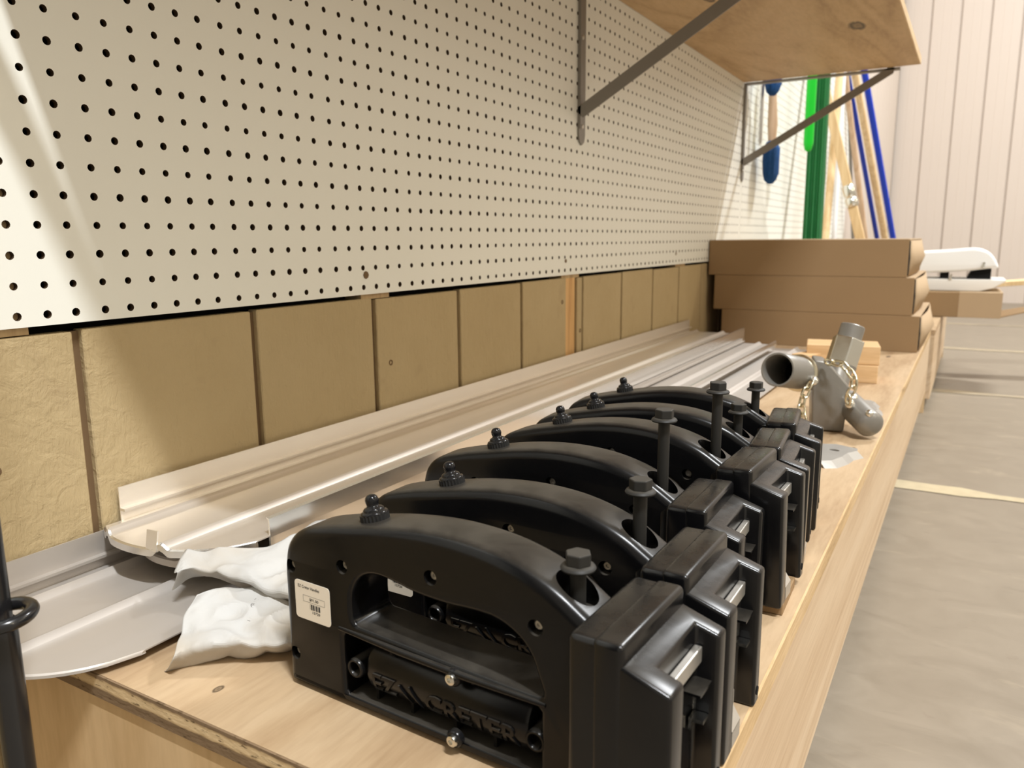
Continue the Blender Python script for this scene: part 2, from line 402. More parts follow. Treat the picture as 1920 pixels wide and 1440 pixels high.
# siding on the left wall past the pegboard, and on the back wall
SP = .2286
def siding(n, place, parent):
    prof = [(.004, 0), (.010, .010), (.078, .010), (.082, .0085), (.086, .010), (.145, .010), (.149, .0085), (.153, .010), (SP-.010, .010), (SP-.004, 0)]
    mb = MB(); L = len(prof)
    mb.add([(x, -d, ZF) for x, d in prof]+[(x, -d, 4.6) for x, d in prof], [(i, i+1, L+i+1, L+i) for i in range(L-1)])
    me = mb.mesh('siding_panel', M['siding'])
    for i in range(n):
        o = obj('siding_panel', me, parent); place(o, i)
mb = MB(); mb.box(-.1, 9.5, YW+.001, YW+.1, ZF, 4.8)
back = struct(mb.build('wall_back', M['siding_dark']))
def pb(o, i): o.location = (-.035+i*SP, YW, 0)
siding(40, pb, back)
def pl(o, i): o.location = (-.033, 4.82+i*SP, 0); o.rotation_euler = (0, 0, math.pi/2)
siding(13, pl, wall)

# ================================================================== PEGBOARD
def hole_y(c): return c*.0254+.00245*math.floor((c+3)/6)
def pegboard(name, label, y0, y1, z0, z1, n):
    cols = [c for c in range(-40, 200) if y0+.006 < hole_y(c) < y1-.006]
    ys = [hole_y(c) for c in cols]; zs = [r*.0254 for r in range(-1, 60) if z0+.006 < r*.0254 < z1-.006]
    by = [y0]+[(a+b)/2 for a, b in zip(ys[:-1], ys[1:])]+[y1]; bz = [z0]+[(a+b)/2 for a, b in zip(zs[:-1], zs[1:])]+[z1]
    ny, nz = len(ys), len(zs); T = .0055; R = .0035; q = n//4
    V = []; Fc = []; MI = []
    gv = {}
    for i in range(ny+1):
        for j in range(nz+1): gv[i, j] = len(V); V.append((0.0, by[i], bz[j]))
    ang = [math.pi/4*0+2*math.pi*k/n for k in range(n)]
    base = len(V)
    for i in range(ny):
        for j in range(nz):
            b = len(V)
            rr = R*(1+.06*math.sin(i*12.9+j*78.2)); 
            for k in range(n): V.append((0.0, ys[i]+rr*math.cos(ang[k]), zs[j]+rr*math.sin(ang[k])))
            for k in range(n): V.append((-T, ys[i]+rr*math.cos(ang[k]), zs[j]+rr*math.sin(ang[k])))
            # quadrant corners: +y+z, -y+z, -y-z, +y-z
            cs = [gv[i+1, j+1], gv[i, j+1], gv[i, j], gv[i+1, j]]
            for s in range(4):
                for k in range(q):
                    a = s*q+k; Fc.append((cs[s], b+(a+1) % n, b+a))
                Fc.append((cs[s], cs[(s+1) % 4], b+((s+1)*q) % n))
            for k in range(n): k2 = (k+1) % n; Fc.append((b+k, b+k2, b+n+k2, b+n+k)); MI.append(len(Fc)-1)
    e = len(V)
    V += [(0, y0, z0), (0, y1, z0), (0, y1, z1), (0, y0, z1), (-T, y0, z0), (-T, y1, z0), (-T, y1, z1), (-T, y0, z1)]
    Fc += [(e, e+1, e+5, e+4), (e+1, e+2, e+6, e+5), (e+2, e+3, e+7, e+6), (e+3, e, e+4, e+7)]
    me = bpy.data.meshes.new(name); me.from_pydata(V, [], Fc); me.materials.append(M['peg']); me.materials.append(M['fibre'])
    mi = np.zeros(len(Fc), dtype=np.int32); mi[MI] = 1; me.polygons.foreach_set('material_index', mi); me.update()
    return tag(obj(name, me), label, 'pegboard')
ZP0, ZP1 = -.0095, 1.2095
pegboard('pegboard_panel', 'plain sheet of white pegboard left of the one under the shelf', -1.2, -.0905, ZP0, ZP1, 8)
peg = pegboard('pegboard_panel', 'long white pegboard sheet under the wooden shelf, above the tan planks', -.089, 2.3535, ZP0, ZP1, 12)
pegboard('pegboard_panel', 'brightly lit white pegboard sheet past the shelf end, behind the hanging blue brushes', 2.3555, 4.80, ZP0, ZP1, 8)
for (y, z, s) in ((.444, .016, .0052), (1.036, .018, .004), (1.70, .019, .004), (1.70, .33, .004)):
    mb = MB(); mb.lathe([(s, 0), (s*.95, .0009), (s*.5, .0012)], 8, frame_to((.0002, y, z), (1, 0, 0)))
    mb.build('screw_head', M['groove'], peg, smooth=40)

# ================================================================== SHELF AND BRACKETS
SY0, SY1, SX, SZ = -.066, 2.330, .510, .553
shelf = thing('wall_shelf', 'plywood wall shelf with dark knots, held up by grey steel brackets', 'shelf', (0, SY0, SZ))
mb = MB(); mb.box(.001, SX-.003, 0, SY1-SY0, 0, .018); mb.build('board', M['shelf'], shelf)
mb = MB(); mb.box(SX-.003, SX, 0, SY1-SY0, 0, .0185); mb.build('edge_band', M['shelf_edge'], shelf)
def make_bracket(y, label):
    b = thing('shelf_bracket', label, 'bracket', (0, y, .242), group='steel brackets under the wall shelf')
    w = .014
    pts = [(-w, .02), (-w*.7, .006), (0, 0), (w*.7, .006), (w, .02), (w, .309), (-w, .309)]
    mb = MB(); m = Matrix(((0, 0, 1, 0), (1, 0, 0, 0), (0, 1, 0, 0), (0, 0, 0, 1)))
    mb.prism(pts, .0006, .0040, m); mb.box(.004, .007, -w, -w+.003, .03, .308); mb.build('wall_strap', M['steel_grey'], b)
    mb = MB(); mb.box(.004, .455, -w, w, .305, .3100); mb.build('shelf_strap', M['steel_grey'], b)
    mb = MB(); d = Vector((.432-.006, 0, .304-.060)); L = d.length; a = math.atan2(d.z, d.x)
    mp = Matrix.Translation((.006, -w+.0015, .060)) @ Matrix.Rotation(-a, 4, 'Y') @ Matrix(((1, 0, 0, 0), (0, 0, -1, 0), (0, 1, 0, 0), (0, 0, 0, 1)))
    mb.prism([(0, -.0115), (L, -.0115), (L+.012, .0), (L, .0115), (0, .0115), (-.004, 0)], -.0015, .0015, mp)
    mb.prism([(0, .0090), (L, .0090), (L, .0115), (0, .0115)], -.022, -.0015, mp)
    mb.build('brace', M['steel_grey'], b)
    for z in (.035, .20):
        mb = MB(); mb.lathe([(.0045, 0), (.0045, .001), (.003, .0024)], 14, frame_to((.004, 0, z), (1, 0, 0))); mb.build('screw', M['steel'], b, smooth=40)
    return b
make_bracket(1.0985, 'grey steel shelf bracket nearest the camera, halfway along the shelf')
make_bracket(2.3465, 'grey steel shelf bracket at the far end of the shelf, by the blue brushes')
make_bracket(-.036, 'grey steel shelf bracket at the near end of the shelf')

# ================================================================== BENCH
bench = thing('workbench', 'low plywood bench along the wall carrying the black handles', 'bench', (0, -.058, ZF))
HB = ZB-ZF
mb = MB(); mb.box(-.0035, .586, .0, 2.66, HB-.0185, HB); bt = mb.build('top_sheet', M['bench'], bench)
mb = MB(); mb.box(-.0035, .586, -.0015, 0, HB-.0187, HB-.0003); mb.build('plywood_edge', M['ply_edge'], bt)
mb = MB(); mb.box(.586, .588, -.0015, 2.66, HB-.0187, HB-.0003); mb.build('plywood_edge', M['front_edge'], bt)
mb = MB(); mb.box(.550, .5875, .019, 2.66, HB-.210, HB-.0190); mb.build('fascia_board', M['fascia'], bench, bevel=.0015, seg=2)
mb = MB(); mb.box(.003, .5870, .001, .019, .0, HB-.0188); mb.build('end_panel', M['endpanel'], bench)
mb = MB(); mb.box(.003, .5872, 2.64, 2.66, .0, HB-.0188); mb.build('end_panel', M['endpanel'], bench)
mb = MB(); mb.box(.44, .458, .019, 2.64, .0, HB-.0190); mb.build('toe_board', M['endpanel'], bench)
bench2 = thing('workbench', 'farther wooden bench end past the stacked brown boxes, under the white case', 'bench', (0, 2.63, ZF))
mb = MB(); mb.box(-.0035, .60, .0, 1.40, HB-.020, HB-.002); mb.build('top_sheet', M['bench'], bench2)
mb = MB(); mb.box(.563, .600, .0, 1.40, HB-.24, HB-.0205); mb.build('fascia_board', M['fascia'], bench2, bevel=.0015)
mb = MB(); mb.box(.003, .5995, 1.38, 1.399, .0, HB-.0205); mb.build('end_panel', M['endpanel'], bench2)

# ================================================================== SHEET METAL PANELS
def make_panel(label, x0, width, y0, y1, z, depth, mat, xc, a, wall_flange=.034, front_flange=None, lipdrop=.007, tab=None, rib=.0060, rot=0, beads=(.0225, .097), flange_lag=.045, group='ribbed metal panels lying along the wall'):
    """a ribbed pan whose near end is cut round; x across, y along"""
    t = thing('metal_panel', label, 'metal panel', (x0, y0, z), (0, 0, rot), group)
    xs = set([0, width])
    for i in range(25): xs.add(width*i/24)
    for b in beads:
        for d in (-.009, -.006, -.003, 0, .003, .006, .009): xs.add(b+d)
    xs = sorted(x for x in xs if 0 <= x <= width)
    def h(x):
        v = 0
        for b in beads:
            q = abs(x-b)
            if q < .009: v = max(v, rib*(math.cos(math.pi*q/.009)*.5+.5))
        return v
    def ys(x):
        r = min(.999, abs((x-xc)/a)); return depth*(1-math.sqrt(1-r*r))
    L = y1-y0; mb = MB(); ny = 14; V = []; Fc = []
    for x in xs:
        s = ys(x)
        for j in range(ny+1):
            k = (j/ny)**1.6; V.append((x, s+(L-s)*k, h(x)))
    for i in range(len(xs)-1):
        for j in range(ny): p = i*(ny+1)+j; Fc.append((p, p+ny+1, p+ny+2, p+1))
    n0 = len(V); V += [(x, y, zz-.0011) for x, y, zz in V]
    Fc += [tuple(n0+i for i in f[::-1]) for f in Fc]
    me = ny+1; last = (len(xs)-1)*me
    for j in range(ny): Fc += [(j, j+1, n0+j+1, n0+j), (last+j+1, last+j, n0+last+j, n0+last+j+1)]
    for i in range(len(xs)-1): Fc += [(i*me, n0+i*me, n0+(i+1)*me, (i+1)*me), (i*me+ny, (i+1)*me+ny, n0+(i+1)*me+ny, n0+i*me+ny)]
    mb.add(V, Fc); mb.build('sheet', mat, t, smooth=30)
    # rolled lip round the near end
    mb = MB(); lp = [(x, ys(x), h(x)) for x in xs]; V = []; Fc = []
    for (x, y, zz) in lp: V += [(x, y, zz), (x, y-.0022, zz-.0010), (x, y-.0026, zz-lipdrop), (x, y+.0006, zz-lipdrop)]
    for i in range(len(lp)-1):
        for k in range(3): p = i*4+k; Fc.append((p, p+1, p+5, p+4))
        Fc.append((i*4+3, i*4, i*4+4, i*4+7))
    mb.add(V, Fc); mb.build('end_lip', M['alu_bright'] if mat is M['alu'] else mat, t, smooth=40)
    if wall_flange:
        mb = MB(); s = ys(0)+flange_lag*.35
        mb.add([(-.001, s, 0), (.0005, s, 0), (.0005, s, wall_flange), (-.001, s, wall_flange), (-.001, L, 0), (.0005, L, 0), (.0005, L, wall_flange), (-.001, L, wall_flange)],
               [(0,1,2,3),(4,7,6,5),(0,4,5,1),(1,5,6,2),(2,6,7,3),(3,7,4,0)])
        mb.box(.0005, .007, s, L, wall_flange*.30, wall_flange*.30+.0025)
        mb.build('wall_flange', mat, t)
    if front_flange:
        lo, hi = front_flange; s = ys(width)+.014; mb = MB(); prof = [(width-.001, lo), (width+.0006, lo), (width+.0012, (lo+hi)*.5), (width+.0006, hi), (width-.003, hi+.001), (width-.003, hi), (width-.001, hi-.001)]
        n = len(prof)
        mb.add([(x, s, zz) for x, zz in prof]+[(x, L, zz) for x, zz in prof], [tuple(range(n))[::-1], tuple(range(n, 2*n))]+[(i, (i+1) % n, n+(i+1) % n, n+i) for i in range(n)])
        mb.build('front_flange', M['alu_bright'], t)
    if tab:
        mb = MB(); x, w, hh = tab; y = ys(x)-.0012
        mb.add([(x, y, -.002), (x+w, y+.001, -.002), (x+w, y+.004, hh), (x, y+.003, hh), (x, y+.0014, -.002), (x+w, y+.0024, -.002), (x+w, y+.0054, hh), (x, y+.0044, hh)],
               [(0,1,2,3),(4,7,6,5),(0,4,5,1),(1,5,6,2),(2,6,7,3),(3,7,4,0)])
        mb.build('end_tab', mat, t)
    return t
make_panel('lowest grey metal panel overhanging the left bench end, beside the black rod', .0, .176, -.108, 1.88, ZB+.009, .092, M['alu_grey'], .078, .099, .034, None, lipdrop=.003)
make_panel('second metal panel in the stack, mostly hidden between top and lowest panels', .004, .150, .062, 1.86, ZB+.029, .085, M['alu_grey'], .070, .086, None, None, rib=.003)
make_panel('top pale aluminium panel with bright front flange and a bent end tab', .0025, .156, .0385, 1.83, ZB+.0475, .086, M['alu'], .060, .1005, .033, (-.019, .016), tab=(.082, .013, .016))
make_panel('grey ribbed metal panel behind the black handles, in front of the aluminium one', .1785, .180, .86, 1.87, ZB+.008, .05, M['alu_grey'], .09, .11, .010, None, beads=(.05, .115), rib=.007)
make_panel('narrow grey metal panel tucked beside the aluminium panel, behind the handles', .1620, .09, .95, 1.80, ZB+.0265, .03, M['alu_grey'], .05, .07, .012, (-.004, .010), beads=(.045,), rib=.006)

# ================================================================== PAPER
def sheet_from_rows(rows, per_u, per_v, amp, freq, seed, thick=.0007):
    R = [catmull(r, per_u) for r in rows]; n = len(R[0]); cols = [catmull([r[i] for r in R], per_v) for i in range(n)]
    m = len(cols[0]); V = []
    for i in range(n):
        for j in range(m):
            p = cols[i][j]; q = Vector((p.x*freq, p.y*freq, seed))
            k = noise.noise(q)*amp+noise.noise(q*2.7)*amp*.15+(.25-abs(noise.noise(q*1.5+Vector((3, 1, 2)))))*amp*1.7+(.2-abs(noise.noise(q*2.4+Vector((5, 8, 2)))))*amp*.35
            V.append((p.x+noise.noise(q*1.3+Vector((9, 0, 0)))*amp*.4, p.y+noise.noise(q*1.3+Vector((0, 7, 0)))*amp*.4, p.z+k*.8))
    Fc = [(i*m+j, (i+1)*m+j, (i+1)*m+j+1, i*m+j+1) for i in range(n-1) for j in range(m-1)]
    return V, Fc, n, m
def paper(label, rows, amp, freq, seed, zmin, dz=0):
    V, Fc, n, m = sheet_from_rows(rows, 16, 14, amp, freq, seed)
    V = [(x, y, max(z+dz, zmin)) for x, y, z in V]
    me = bpy.data.meshes.new('wrapping_paper'); me.from_pydata(V, [], Fc); me.materials.append(M['paper']); me.update()
    o = obj('wrapping_paper', me); sm = o.modifiers.new('thickness', 'SOLIDIFY'); sm.thickness = .0006
    me.polygons.foreach_set('use_smooth', [True]*len(me.polygons)); me.set_sharp_from_angle(angle=math.radians(22))
    return tag(o, label, 'paper', 'crumpled papers beside the front handle'), V
pa, PV = paper('upper crumpled white paper lying over the aluminium panel end behind the front handle',
      [[(.122, .052, -.198), (.150, .075, -.197), (.1755, .118, -.197), (.1718, .172, -.196), (.2024, .206, -.196)],
       [(.1352, .031, -.205), (.1523, .0559, -.201), (.1977, .0851, -.203), (.2172, .116, -.204), (.2377, .1559, -.204)],
       [(0.1403, 0.0291, -0.206), (0.1451, 0.0443, -0.206), (0.1914, 0.0504, -0.206), (0.2442, 0.0521, -0.206), (0.2972, 0.0581, -0.206)],
       [(.1290, .0310, -.223), (.1300, .0640, -.222), (.1744, .0700, -.226), (.2200, .0735, -.230), (.2712, .0800, -.235)]], .0046, 26, 1.0, -.2405, -.006)
pb_, PV2 = paper('lower crumpled white paper with torn edge on the bench beside the front handle',
      [[(.18, .0167, -.216), (.1798, .0372, -.220), (.2003, .0605, -.223), (.2271, .0555, -.224), (.2444, .0616, -.228)],
       [(.1826, .0012, -.228), (.199, .0154, -.226), (.2196, .029, -.228), (.243, .0402, -.228), (.265, .0525, -.23)],
       [(0.2158, -0.0329, -0.2315), (0.2169, -0.022, -0.2315), (0.237, -0.0062, -0.2315), (0.2697, 0.0148, -0.2315), (0.2876, 0.0349, -0.2315)],
       [(.2027, -.0325, -.2490), (.2112, -.0193, -.2490), (.2286, -.0008, -.2490), (.2496, .0216, -.2490), (.2754, .0462, -.2490)]], .0048, 27, 4.0, -.2493)

from mathutils.bvhtree import BVHTree
def paper_print(o, items):
    me = o.data; tree = BVHTree.FromPolygons([v.co for v in me.vertices], [tuple(p.vertices) for p in me.polygons])
    for (txt, x, y, ang, size) in items:
        tm = MB(); add_text(tm, txt, size, Matrix.Translation((x, y, 0)) @ Matrix.Rotation(ang, 4, 'Z'), 0, size*.01); V = []
        for v in tm.v:
            hit = tree.ray_cast(Vector((v[0], v[1], .1)), Vector((0, 0, -1)))
            V.append((v[0], v[1], (hit[0].z if hit[0] is not None else -.235)+.0006))
        tm.v = V; tm.build('print', M['tape_ink'], o)
paper_print(pa, [('OR', .178, .128, 2.2, .008), ('SR', .184, .122, 2.2, .006)])
paper_print(pb_, [('PRIOR', .2150, .0440, 1.9, .0055), ('NO', .2260, .0290, 1.9, .0055)])

# ================================================================== BLACK HANDLES
def offset_poly(P, d):
    """move closed 2d polygon along its left normal by d"""
    n = len(P); out = []
    for i in range(n):
        a = (P[i]-P[i-1]); b = (P[(i+1) % n]-P[i])
        a = a.normalized() if a.length > 1e-9 else b.normalized(); b = b.normalized() if b.length > 1e-9 else a
        na = Vector((-a.y, a.x)); nb = Vector((-b.y, b.x)); m = na+nb
        m = m.normalized() if m.length > 1e-6 else na
        out.append(P[i]+m*(d/max(.5, m.dot(na))))
    return out
def area(P): return .5*sum(P[i-1].x*P[i].y-P[i].x*P[i-1].y for i in range(len(P)))
def rounded_plate(outer, holes, y0, y1, rad, hrad, seg=5):
    """solid plate in local xz with thickness y0..y1, rims rounded; contours as 2d vectors"""
    mb = MB(); V = []; Fc = []
    conts = []
    for k, P in enumerate([outer]+holes):
        P = [Vector(p) for p in P]
        if area(P) < 0: P = P[::-1]
        r = rad if k == 0 else hrad; sgn = 1 if k == 0 else -1
        rings = []
        prof = [(r*(1-math.sin(t)), r*(1-math.cos(t))) for t in [math.pi/2*i/seg for i in range(seg+1)]]
        prof = [(r*(1-math.sin(math.pi/2*i/seg)), r*(1-math.cos(math.pi/2*i/seg))) for i in range(seg+1)]
        lay = [(ins, y0+dy) for ins, dy in prof]+[(ins, y1-dy) for ins, dy in reversed(prof)]
        for ins, y in lay:
            Q = offset_poly(P, sgn*ins) if ins > 1e-9 else P
            rings.append(len(V)); V += [(q.x, y, q.y) for q in Q]
        n = len(P)
        for a, b in zip(rings[:-1], rings[1:]):
            for i in range(n): j = (i+1) % n; Fc.append((a+i, a+j, b+j, b+i))
        conts.append((rings[0], rings[-1], n))
    for side in (0, 1):
        polys = []; idx = []
        for c in conts:
            s = c[side]; polys.append([Vector((V[s+i][0], V[s+i][2], 0)) for i in range(c[2])]); idx += list(range(s, s+c[2]))
        for tri in tessellate_polygon(polys): Fc.append(tuple(idx[i] for i in tri))
    mb.add(V, Fc); return mb
def boolean_cut(me, cutter_mb):
    a = obj('tmp_a', me); c = obj('tmp_c', cutter_mb.mesh('cut', M['black']))
    md = a.modifiers.new('b', 'BOOLEAN'); md.operation = 'DIFFERENCE'; md.object = c; md.solver = 'EXACT'
    dg = bpy.context.evaluated_depsgraph_get(); out = bpy.data.meshes.new_from_object(a.evaluated_get(dg))
    for o in (a, c): bpy.data.objects.remove(o)
    return out
HY = .0195       # half thickness of the bow
def make_handle():
    h = thing('drill_handle', 'x', 'tool handle', group='black plastic handles lined up on the bench')
    top = catmull([(-.003, .035), (-.003, .070), (-.0025, .090), (.002, .106), (.015, .1170), (.042, .1248), (.067, .1296), (.094, .1345), (.122, .1376), (.147, .1380), (.173, .1358), (.196, .1305), (.215, .1230), (.231, .1130), (.2475, .1020)], 4)
    outer = [(.2475, .0), (-.0005, .0), (-.0025, .002), (-.003, .006)]+[(p[0], p[1]) for p in [Vector((q.x, q.y)) for q in [Vector((*t[:2], 0)) if len(t) == 2 else t for t in top]]]
    grip = catmull([(.0645, .062), (.062, .070), (.063, .084), (.071, .0960), (.0835, .1010), (.0999, .1000), (.1175, .0970), (.1417, .0960), (.1629, .0972), (.1785, .0962), (.1920, .0900), (.2003, .081), (.2055, .068), (.208, .059), (.1995, .0570), (.1570, .0580), (.1045, .0600), (.0745, .0610)], 3, True)
    win = [(.0555, .0085), (.0535, .0105), (.0535, .0500), (.0555, .0530), (.1545, .0515), (.2050, .0500), (.2070, .0480), (.2070, .0100), (.2050, .0085)]
    outer = [(p[0], p[1]) for p in outer]; grip = [(p[0], p[1]) for p in grip]
    mb = rounded_plate(outer, [grip, win], -HY, HY, .0080, .0035, 5)
    me = mb.mesh('body', M['black'])
    cut = MB()
    SCR = ((.0557, .1005), (.1300, .1108), (.2040, .0990), (.0060, .0900), (.0060, .0250))
    for (u, w) in SCR: cut.lathe([(.0049, 0), (.0049, .02)], 20, frame_to((u, -HY+.0062, w), (0, -1, 0)))
    cut.lathe([(.0122, .03), (.0122, .20)], 28, Matrix.Translation((.2200, 0, 0)))
    me = boolean_cut(me, cut)
    me.materials.clear(); me.materials.append(M['black'])
    me.polygons.foreach_set('use_smooth', [True]*len(me.polygons)); me.set_sharp_from_angle(angle=math.radians(38))
    obj('body', me, h)
    for (u, w) in SCR:
        mb = MB(); mb.lathe([(.0034, 0), (.0034, .0012), (.0026, .0020), (.0012, .0020), (.0010, .0010)], 14, frame_to((u, -HY+.0060, w), (0, -1, 0)))
        mb.build('recessed_screw', M['steel'], h, smooth=40)
    # rail bead in front of the window
    mb = MB(); mb.tube([(.0505, -HY+.0008, .0560), (.1045, -HY-.0012, .0553), (.1570, -HY-.0012, .0545), (.2105, -HY+.0008, .0535)], [.0018, .0024, .0024, .0018], 8)
    mb.build('rail_bead', M['black'], h, smooth=50)
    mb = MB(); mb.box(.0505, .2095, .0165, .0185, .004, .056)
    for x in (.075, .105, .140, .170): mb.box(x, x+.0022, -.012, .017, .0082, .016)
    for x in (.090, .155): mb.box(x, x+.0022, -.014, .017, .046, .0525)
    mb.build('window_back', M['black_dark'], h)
    # motor barrel with raised lettering
    Rb = .0205; cz = .0298; cy = .0030
    mb = MB(); A = frame_to((.0710, cy, cz), (1, 0, 0))
    mb.lathe([(Rb-.003, 0), (Rb-.0008, .0008), (Rb, .003), (Rb, .1235), (Rb-.0008, .126), (Rb-.003, .1270)], 40, A)
    mb.build('barrel', M['black'], h, smooth=40)
    tx = MB()
    def put(txt, u0, u1, size, dz=0, skew=0):
        tm = MB(); m = Matrix(((1, 0, 0, (u0+u1)/2), (0, 0, -1, 0), (0, 1, 0, dz), (0, 0, 0, 1)))
        add_text(tm, txt, size, m, .0008, size*.012, u1-u0); return tm
    tm = MB()
    for part in (put('EZ', .0775, .0965, .0170), put('CRETER', .1215, .1910, .0170)): tm.add(part.v, part.f)
    for (u, s) in ((.1000, .010), (.1085, .013)):
        tm.add([(u, .0008, .5*s), (u+.0012, .0008, .5*s), (u+.0105, .0008, -.5*s), (u+.0093, .0008, -.5*s), (u, -.0008, .5*s), (u+.0012, -.0008, .5*s), (u+.0105, -.0008, -.5*s), (u+.0093, -.0008, -.5*s)],
               [(0,1,2,3),(7,6,5,4),(0,4,5,1),(1,5,6,2),(2,6,7,3),(3,7,4,0)])
    me = tm.mesh('lettering', M['black'])
    bm = bmesh.new(); bm.from_mesh(me)
    for k in range(-7, 8):
        g = bm.verts[:]+bm.edges[:]+bm.faces[:]; bmesh.ops.bisect_plane(bm, geom=g, plane_co=(0, 0, k*.0012), plane_no=(0, 0, 1))
    for v in bm.verts:
        t = v.co.z/Rb-.26; r = Rb+.0002+(.0011 if v.co.y < 0 else -.0006)
        v.co = Vector((v.co.x, cy-r*math.cos(t), cz+r*math.sin(t)))
    bmesh.ops.recalc_face_normals(bm, faces=bm.faces); bm.to_mesh(me); bm.free()
    obj('raised_lettering', me, h)
    for (u, w) in ((.0630, .0300), (.2035, .0285)):
        mb = MB(); mb.lathe([(.0042, .001), (.0042, .0125), (.0050, .0135), (.0060, .0135), (.0070, .0122), (.0070, -.016)], 24, frame_to((u, -.006, w), (0, -1, 0)), cap0=True, cap1=False)
        mb.box(u-.004, u+.004, -.004, .006, w-.002, w+.002) if u < .1 else None
        ob = mb.build('screw_boss', M['black'], h, smooth=40)
        mb = MB(); mb.lathe([(.0030, 0), (.0030, .0015), (.0022, .0022), (.0010, .0022), (.0009, .0010)], 14, frame_to((u, -.0085, w), (0, -1, 0))); mb.build('boss_screw', M['steel'], ob, smooth=40)
    for (u, w) in ((.1470, .0515), (.1470, .0105)):
        mb = MB(); mb.lathe([(.0058, 0), (.0058, .003), (.0048, .0042)], 24, frame_to((u, -HY+.0012, w), (0, -1, 0))); ob = mb.build('bolt_washer', M['black_gloss'], h, smooth=40)
        mb = MB(); mb.lathe([(.0040, 0), (.0040, .0012), (.0034, .0026), (.0022, .0032), (.0015, .0032), (.0013, .0016)], 20, frame_to((u, -HY-.0026, w), (0, -1, 0))); mb.build('button_screw', M['zinc'], ob, smooth=40)
    # rubber switch boot
    n = Vector((-.20, 0, 1)).normalized(); A = frame_to((.0695, 0, .1278), n, (0, 1, 0))
    mb = MB(); mb.lathe([(.0118, -.002), (.0120, .0010), (.0112, .0018), (.0098, .0020)], 28, A); sb = mb.build('switch_flange', M['black_rib'], h, smooth=40)
    mb = MB(); N = 48; vs = []; fs = []
    for zz in (.0015, .0062):
        for k in range(N):
            r = .0098 if k % 2 else .0091; vs.append(A @ Vector((r*math.cos(2*math.pi*k/N), r*math.sin(2*math.pi*k/N), zz)))
    for k in range(N): k2 = (k+1) % N; fs.append((k, k2, N+k2, N+k))
    fs.append(tuple(N+k for k in range(N))); mb.add(vs, fs); mb.build('switch_collar', M['black_rib'], sb)
    mb = MB(); mb.lathe([(.0094, .0060), (.0094, .0070), (.0086, .0078), (.0072, .0082), (.0070, .0094), (.0060, .0104), (.0046, .0108), (.0040, .0116), (.0041, .0128), (.0045, .0142), (.0045, .0158), (.0038, .0176), (.0024, .0188), (.0008, .0192)], 24, A)
    mb.build('switch_boot', M['black_gloss'], sb, smooth=60)
    # price sticker
    lw, lh = .0335, .0280; cx, cz2 = .0265, .0680; yl = -HY-.0003
    P = []
    for (sx, sz) in ((1, 1), (-1, 1), (-1, -1), (1, -1)):
        a0 = {(1, 1): 0, (-1, 1): 90, (-1, -1): 180, (1, -1): 270}[(sx, sz)]
        for k in range(5):
            a = math.radians(a0+90*k/4); P.append((cx+sx*(lw/2-.0028)+.0028*math.cos(a), cz2+sz*(lh/2-.0028)+.0028*math.sin(a)))
    mb = MB(); mb.prism(P, 0, .0003, Matrix(((1, 0, 0, 0), (0, 0, -1, yl+.0003), (0, 1, 0, 0), (0, 0, 0, 1)))); lab = mb.build('price_label', M['label'], h)
    mb = MB()
    def lt(txt, x, z, size, width): add_text(mb, txt, size, Matrix(((1, 0, 0, x), (0, 0, -1, yl-.00012), (0, 1, 0, z), (0, 0, 0, 1))), 0, size*.012, width)
    lt('EZ Creter Handles', cx-.0032, cz2+.0098, .0030, .0205); lt('$91.00', cx+.0015, cz2+.0016, .0028, .0085); lt('15720', cx+.0030, cz2-.0075, .0026, .0072)
    def rect(x0, x1, z0, z1): mb.add([(x0, yl-.00012, z0), (x1, yl-.00012, z0), (x1, yl-.00012, z1), (x0, yl-.00012, z1)], [(0, 1, 2, 3)])
    x0, x1, z0, z1 = cx-.0090, cx+.0118, cz2-.0006, cz2+.0040; t = .00018
    rect(x0, x1, z0, z0+t); rect(x0, x1, z1-t, z1); rect(x0, x0+t, z0, z1); rect(x1-t, x1, z0, z1)
    bx = cx-.0025; rr = random.Random(5)
    for wd, gp in ((.0003, .0006), (.0012, .0004), (.0004, .0003), (.0011, .0007), (.0004, .0004), (.0013, .0006), (.0004, .0004), (.0012, 0)):
        rect(bx, bx+wd, cz2-.0056, cz2-.0016); bx += wd+gp
    mb.build('label_print', M['ink'], lab)
    # connector block
    BY = .0412
    mb = MB(); mb.box(.2355, .2660, -BY, BY, .0, .1155); mb.build('block', M['black_block'], h, smooth=40, bevel=.0045, seg=4)
    mb = MB(); mb.box(.2500, .2672, -BY-.0006, BY+.0006, .002, .1161); mb.build('block_cover', M['black_block'], h, smooth=40, bevel=.0034, seg=4)
    mb = MB(); U = [(.2600, -BY), (.2925, -BY), (.2925, -.0240), (.2785, -.0240), (.2785, .0290), (.2925, .0290), (.2925, BY), (.2600, BY)]
    mb.prism(U, .0, .1020); mb.v = [(x, y, z if z < .01 else .1055-(x-.2660)*.33) for x, y, z in mb.v]
    mb.build('latch_housing', M['black_block'], h, smooth=40, bevel=.0022, seg=3)
    # flare where the bow meets the block
    mb = MB(); vs = []; fs = []; NS = 6
    for i in range(NS+1):
        t = i/NS; u = .2150+.0215*t; wd = HY-.004+(BY-HY-.002)*t*t*.85; zt = .1050-.0030*t+.006*t*t
        vs += [(u, -wd, .0), (u, -wd, zt-.004), (u, -wd+.004, zt), (u, wd-.004, zt), (u, wd, zt-.004), (u, wd, .0)]
    for i in range(NS):
        for k in range(5): p = i*6+k; fs.append((p, p+1, p+7, p+6))
    fs += [tuple(range(6)), tuple(NS*6+k for k in range(6))[::-1]]
    mb.add(vs, fs); mb.build('block_flare', M['black'], h, smooth=40)
